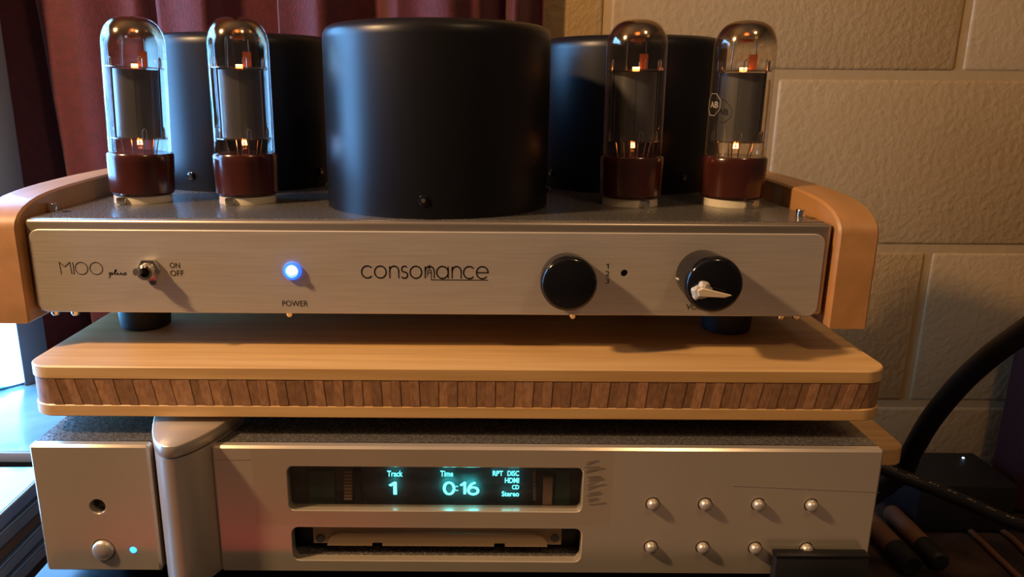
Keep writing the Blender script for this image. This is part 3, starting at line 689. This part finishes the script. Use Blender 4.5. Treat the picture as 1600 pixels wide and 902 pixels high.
# ------------------------------------------------------------------ tubes
def vacuum_tube(u, v, rot, tilt, label, mark=None):
    D = .4565; x = P(u, v, D).x; y = D
    # socket, part of the amplifier
    s = emit('tube_socket', LT([(0, .0050), (.0150, .0050), (.0162, .0042), (.0165, .0006), (.0165, 0)], (x, y, az + .0004), 'z', 40), 'ceramic', amp)
    cxk = x + .0015 * math.copysign(1, x) - .004 * (1 if x < 0 else -1)
    emit('clip', B(cxk - .0026, cxk + .0026, y - .0185, y - .0155, az + .0004, az + .0046, .0005), 'chrome', s)
    zb0 = az + .0054
    t = thing('vacuum_tube', (x, y, zb0), label, 'vacuum tube', 'output tubes')
    o = lambda prof, **k: LT([(r, h) for r, h in prof], (x, y, zb0), 'z', **k)
    bs_ = emit('base', o([(0, 0), (.0172, 0), (.0181, .0012), (.0186, .0195), (.0186, .0228), (.0178, .0240), (.0160, .0238), (0, .0236)], seg=56), 'bakelite', t)
    GR, GT = .0174, .1005
    gp = [(GR - .0007, .0236), (GR, .0250), (GR, .0845)]
    for k in range(1, 15):
        a = R(90 * k / 14); gp.append((GR * max(0, math.cos(a)) ** .62 if k < 14 else 0, .0845 + (GT - .0845) * math.sin(a) ** 1.0))
    emit('glass', o(gp, seg=64), 'glass', t, sharp=80)
    gg = [(r * .965, h - .0005) for r, h in gp if h > .076]
    gg = [(GR * .965, .0775)] + gg
    emit('getter', o(gg, seg=64), 'getter', t, sharp=80)
    ml, mu = .0322, .0722
    c, s_ = math.cos(rot), math.sin(rot)
    W = lambda a, b, h: Vector((x + a * c - b * s_, y + a * s_ + b * c, zb0 + h))
    # anode: two half shells with a flange
    prf = []
    for k in range(0, 25): 
        a = R(-75 + 150 * k / 24); prf.append((.0022 + .0100 * math.cos(a) , .0088 * math.sin(a)))
    prf = [(-.0002, -.0092), (.0022, -.0092)] + prf + [(.0022, .0092), (-.0002, .0092)]
    for sg in (1, -1):
        pts = [(sg * px_, py_) for px_, py_ in prf]
        if sg < 0: pts = pts[::-1]
        pts = [(x + a * c - b * s_, y + a * s_ + b * c) for a, b in pts]
        emit('anode', slab(pts, zb0 + mu - .0008, zb0 + ml + .0008, axis='z'), 'anode', t, sharp=30)
    for a_ in (-.0128, .0128):
        emit('anode_rib', TB([W(a_, 0, ml), W(a_, 0, mu)], .0006, 8), 'anode', t)
    for h in (ml, mu):
        m_ = emit('mica_disc', LT([(0, 0), (.0158, 0), (.0158, .0007), (0, .0007)], (x, y, zb0 + h), 'z', 36), 'mica', t)
        for ang in (20, 75, 160, 200, 285, 340):
            a = R(ang) + rot; r0 = .0143
            ctr = Vector((x + r0 * math.cos(a), y + r0 * math.sin(a), zb0 + h)); tg = Vector((-math.sin(a), math.cos(a), 0)) * .0011
            emit('spring_clip', TB([ctr - tg, ctr - tg + Vector((0, 0, .0052)), ctr + Vector((0, 0, .0062)), ctr + tg + Vector((0, 0, .0052)), ctr + tg], .00026, 6), 'nickel', m_)
    # cathode stub, heater glow, getter cups and their posts
    emit('cathode', TB([W(0, 0, mu), W(0, 0, mu + .0022)], .0020, 12), 'heat', t)
    emit('heater', TB([W(-.0006, 0, ml), W(-.0010, -.0006, ml - .0036), W(.0010, .0006, ml - .0036), W(.0006, 0, ml - .0002)], .00062, 8), 'heat', t)
    for a_, b_ in ((-.006, -.005), (.006, .005)):
        emit('post', TB([W(a_, b_, mu), W(a_ * .9, b_ * .9, mu + .0165)], .00035, 8), 'nickel', t)
    emit('grid_fin', slab([(x + a * c - b * s_, y + a * s_ + b * c) for a, b in ((.0020, .0030), (.0068, .0030), (.0068, .0036), (.0020, .0036))], zb0 + mu + .0007, zb0 + mu + .0095, axis='z'), 'hot', t, smooth=False)
    emit('getter_cup', LT([(.0020, 0), (.0042, .0003), (.0042, .0016), (.0036, .0018), (.0020, .0010)], (x, y, zb0 + mu + .0160), 'z', 28), 'hot', t)
    for a_, b_ in ((-.010, -.004), (-.005, .004), (.003, -.006), (.008, .002), (.0105, -.003), (-.0015, -.004)):
        emit('lead_wire', TB([W(a_, b_, ml), W(a_ * .85, b_ * .9, .0236)], .00033, 6), 'nickel', t)
    if mark:
        # printed octagon badge wrapped on the glass, facing sideways
        ca = R(mark); rr = GR + .00012
        def wrap(px_, pz_): return Vector((x + rr * math.sin(ca + px_ / rr), y - rr * math.cos(ca + px_ / rr), zb0 + .0535 + pz_))
        oc = [(.0066 * math.cos(R(22.5 + 45 * k)), .0066 * math.sin(R(22.5 + 45 * k))) for k in range(9)]
        pts = []
        for p_, q_ in zip(oc, oc[1:]):
            for k in range(5): pts.append(wrap(p_[0] + (q_[0] - p_[0]) * k / 5, p_[1] + (q_[1] - p_[1]) * k / 5))
        pts.append(wrap(*oc[-1])); emit('badge_outline', TB(pts, .00016, 5), 'logo', t)
        me = text_mesh('AB', .01); bm = bmesh.new(); bm.from_mesh(me); bpy.data.meshes.remove(me)
        xs = [v_.co.x for v_ in bm.verts]; ys = [v_.co.y for v_ in bm.verts]; a0, a1, b0, b1 = min(xs), max(xs), min(ys), max(ys)
        for v_ in bm.verts: v_.co = wrap((v_.co.x - a0) / (a1 - a0) * .0074 - .0028, ((v_.co.y - b0) / (b1 - b0) - .5) * .0034)
        emit('badge_text', bm, 'logo', t, smooth=False)
    t.rotation_euler.y = R(tilt)
    return t
vacuum_tube(222, 285, R(20), 2.2, 'vacuum tube with brown base above the M100 lettering, blue-lit on one side')
vacuum_tube(386, 288, R(14), 0.2, 'vacuum tube with brown base between the toggle switch and blue power lamp')
vacuum_tube(985, 295, R(-8), -0.6, 'vacuum tube with brown base above the small 1 2 3 numerals')
vacuum_tube(1143, 297, R(-28), 0.3, 'vacuum tube with octagon badge above the knob with the glued pointer', mark=-76)

# ------------------------------------------------------------------ things on the low table
TZ = Zr(-0.50)
bxx = thing('black_case', (.277, .65, TZ), 'black case standing behind the disc player under the wooden plank', 'case')
emit('body', B(.236, .318, .558, .75, TZ, Zr(-.286), .002), 'rubber', bxx)
emit('lid', B(.2355, .3185, .5575, .7505, Zr(-.300), Zr(-.2855), .002), 'black', bxx)
emit('wooden_plank', slab(rrect(.236, .343, .546, .77, .012, 6), Zr(-.2855), Zr(-.270), axis='z', cham=.0012), 'bamboo', label='short brown plank lying behind the disc player beneath the bamboo board', cat='plank')
dev = thing('black_device', (.62, .73, TZ), 'low black electronic box with a tiny lit lamp beside the cables', 'device')
dxa = P(1440, 700, .80).x
emit('body', B(dxa, .632, .79, .875, TZ + .003, Zr(-.437), .003), 'rubber', dev)
q = PZ(1505, 716, -.437); emit('lamp', LT([(0, .0012), (.0013, .0008), (.0016, 0)], (q.x, q.y, Zr(-.437)), 'z', 14), MT['ledcore'], dev)
for x in (dxa + .02, .61):
    for y in (.80, .865): emit('foot', LT([(0, 0), (.006, 0), (.006, .004), (0, .004)], (x, y, TZ), 'z', 14), 'rubber', dev)
q1 = P(1575, 535, .83)
bag = thing('cloth_bag', (.75, .86, TZ), 'dark maroon cloth bag standing beside the black device', 'bag')
bm = B(P(1560, 640, .885).x, .86, .83, .885, TZ, P(1575, 535, .83).z, .012, 4)
emit('body', bm, 'maroon', bag)
emit('handle', TB(catmull([(.74, .86, q1.z - .004), (.745, .86, q1.z + .02), (.77, .86, q1.z + .03), (.795, .86, q1.z + .02), (.80, .86, q1.z - .004)]), .005, 8), 'maroon', bag)
# thick black cable rising out of the picture
pts = [Vector((.40, .775, TZ + .0125)), P(1398, 750, .745), P(1425, 705, .72), P(1455, 655, .695), P(1500, 600, .665), P(1548, 556, .635), P(1602, 517, .605), P(1680, 465, .56), P(1790, 400, .52)]
cb = thing('thick_cable', (pts[0].x, pts[0].y, TZ), 'thick smooth black cable rising in an arc in front of the block wall', 'cable')
emit('jacket', TB(catmull(pts, 8), .0098, 18), 'cable', cb, sharp=60)
emit('collar', TB([pts[0], pts[0] + (pts[1] - pts[0]) * .2], .0122, 18), 'rubber', cb)
# braided cable with white flecks
bp = [P(1310, 690, .672), P(1350, 718, .665), P(1400, 741, .655), P(1455, 762, .645), P(1520, 790, .638), P(1570, 812, .632), P(1640, 838, .63), P(1720, 880, .63), Vector((.70, .63, TZ + .02)), Vector((.80, .63, TZ + .008)), Vector((.9, .63, TZ + .008))]
bp = catmull(bp, 8)
br = thing('braided_cable', (bp[20].x, bp[20].y, TZ), 'black braided cable with white flecks hanging from behind the disc player', 'cable')
emit('jacket', TB(bp, .0064, 14), 'cable', br, sharp=60)
for u in range(1396, 1600, 26):
    for k in range(4):
        uu = u + k * 3.4
        best = min(catmull(bp, 3), key=lambda p_: abs(p_.x - P(uu, 741 + (uu - 1400) * .40, .645).x))
        c = best + Vector((0, -.0036, .0057)); emit('fleck', TB([c - Vector((.0007, 0, .0003)), c + Vector((.0007, 0, -.0003))], .0005, 5), 'fleck', br)
# brown cables
def thin(ptsuv, r, name, label, m='tan'):
    pts = catmull([PZ(u, v, -.50 + r) for u, v in ptsuv], 8)
    o = thing(name, (pts[0].x, pts[0].y, TZ), label, 'cable'); emit('jacket', TB(pts, r, 10), m, o, sharp=60)
    q_ = pts[-1]; emit('end_sleeve', TB([q_ - (pts[-1] - pts[-2]), q_], r * 1.25, 10), 'rubber', o)
thin([(1405, 752), (1440, 770), (1478, 796), (1520, 834), (1560, 872), (1600, 910)], .0034, 'thin_cable', 'thin brown cable running under the braided cable towards the table edge')
thin([(1545, 818), (1575, 836), (1600, 860), (1625, 890)], .0034, 'thin_cable', 'short thin brown cable beyond the braided cable, near the black device')
def plug(u0, v0, u1, v1, r, label):
    a, b = PZ(u0, v0, -.50 + r), PZ(u1, v1, -.50 + r); d = (b - a)
    o = thing('cable_plug', ((a + b) / 2).to_tuple()[:2] + (TZ,), label, 'plug')
    emit('barrel', TB([a, a + d * .02, a + d * .66, a + d * .68], [r * .8, r * .93, r * .93, r * .8], 22), 'tan', o)
    emit('sleeve', TB([a + d * .66, a + d * .68, a + d * .97, b], [r * .9, r, r, r * .8], 22), 'rubber', o)
plug(1352, 808, 1425, 886, .0125, 'brown barrel plug with black sleeve lying right beside the disc player')
plug(1392, 800, 1470, 880, .0110, 'brown barrel plug with black sleeve lying closer to the braided cable')

# ------------------------------------------------------------------ behind the camera: lamp, and a stand of red cloth added for its reflection
fl = thing('floor_lamp', (LAMP.x - .06, LAMP.y, 0), 'slim floor lamp with a bare warm bulb beside the desk', 'lamp')
bx_ = LAMP.x - .06
emit('base', LT([(0, .02), (.09, .018), (.11, .006), (.11, 0), (0, 0)], (bx_, LAMP.y, 0), 'z', 32), 'black', fl)
emit('pole', TB([(bx_, LAMP.y, .01), (bx_, LAMP.y, LAMP.z - .1)], .008), 'black', fl)
emit('lamp_socket', TB([(bx_, LAMP.y, LAMP.z - .12), (bx_ + .02, LAMP.y, LAMP.z - .09), (bx_ + .06, LAMP.y, LAMP.z - .045)], [.012, .014, .016]), 'black', fl)
ch = thing('reflector_stand', (-0.31, -0.22, 0), 'low stand with a red towel hung over its bar, unseen, added to redden the disc player face', 'towel stand')  # added out of view so the disc player face reflects something red
emit('bar', TB([(-.56, -.22, .60), (-.06, -.22, .60)], .010), 'black', ch)
for x in (-.55, -.07):
    emit('upright', TB([(x, -.22, .015), (x, -.22, .60)], .010), 'black', ch)
    emit('foot', B(x - .015, x + .015, -.34, -.10, 0, .02, .004), 'black', ch)
bm = bmesh.new(); rows = []
pathp = [(-.206, .22 + .03 * k) for k in range(13)] + [(-.2085, .605), (-.214, .6125), (-.22, .6145), (-.226, .6125), (-.2315, .605)] + [(-.234, .58 - .03 * k) for k in range(12)]
for i in range(61):
    x = -.52 + .42 * i / 60
    rows.append([bm.verts.new((x, y + (.010 * max(0, min(1, (.60 - z) / .1)) * (1 + math.sin(i * .55 + z * 5)) * (1 if y > -.22 else -1)), z)) for y, z in pathp])
for a_, b_ in zip(rows, rows[1:]):
    for k in range(len(pathp) - 1): bm.faces.new((a_[k], b_[k], b_[k + 1], a_[k + 1]))
emit('reflector', bm, 'red', ch, sharp=80)
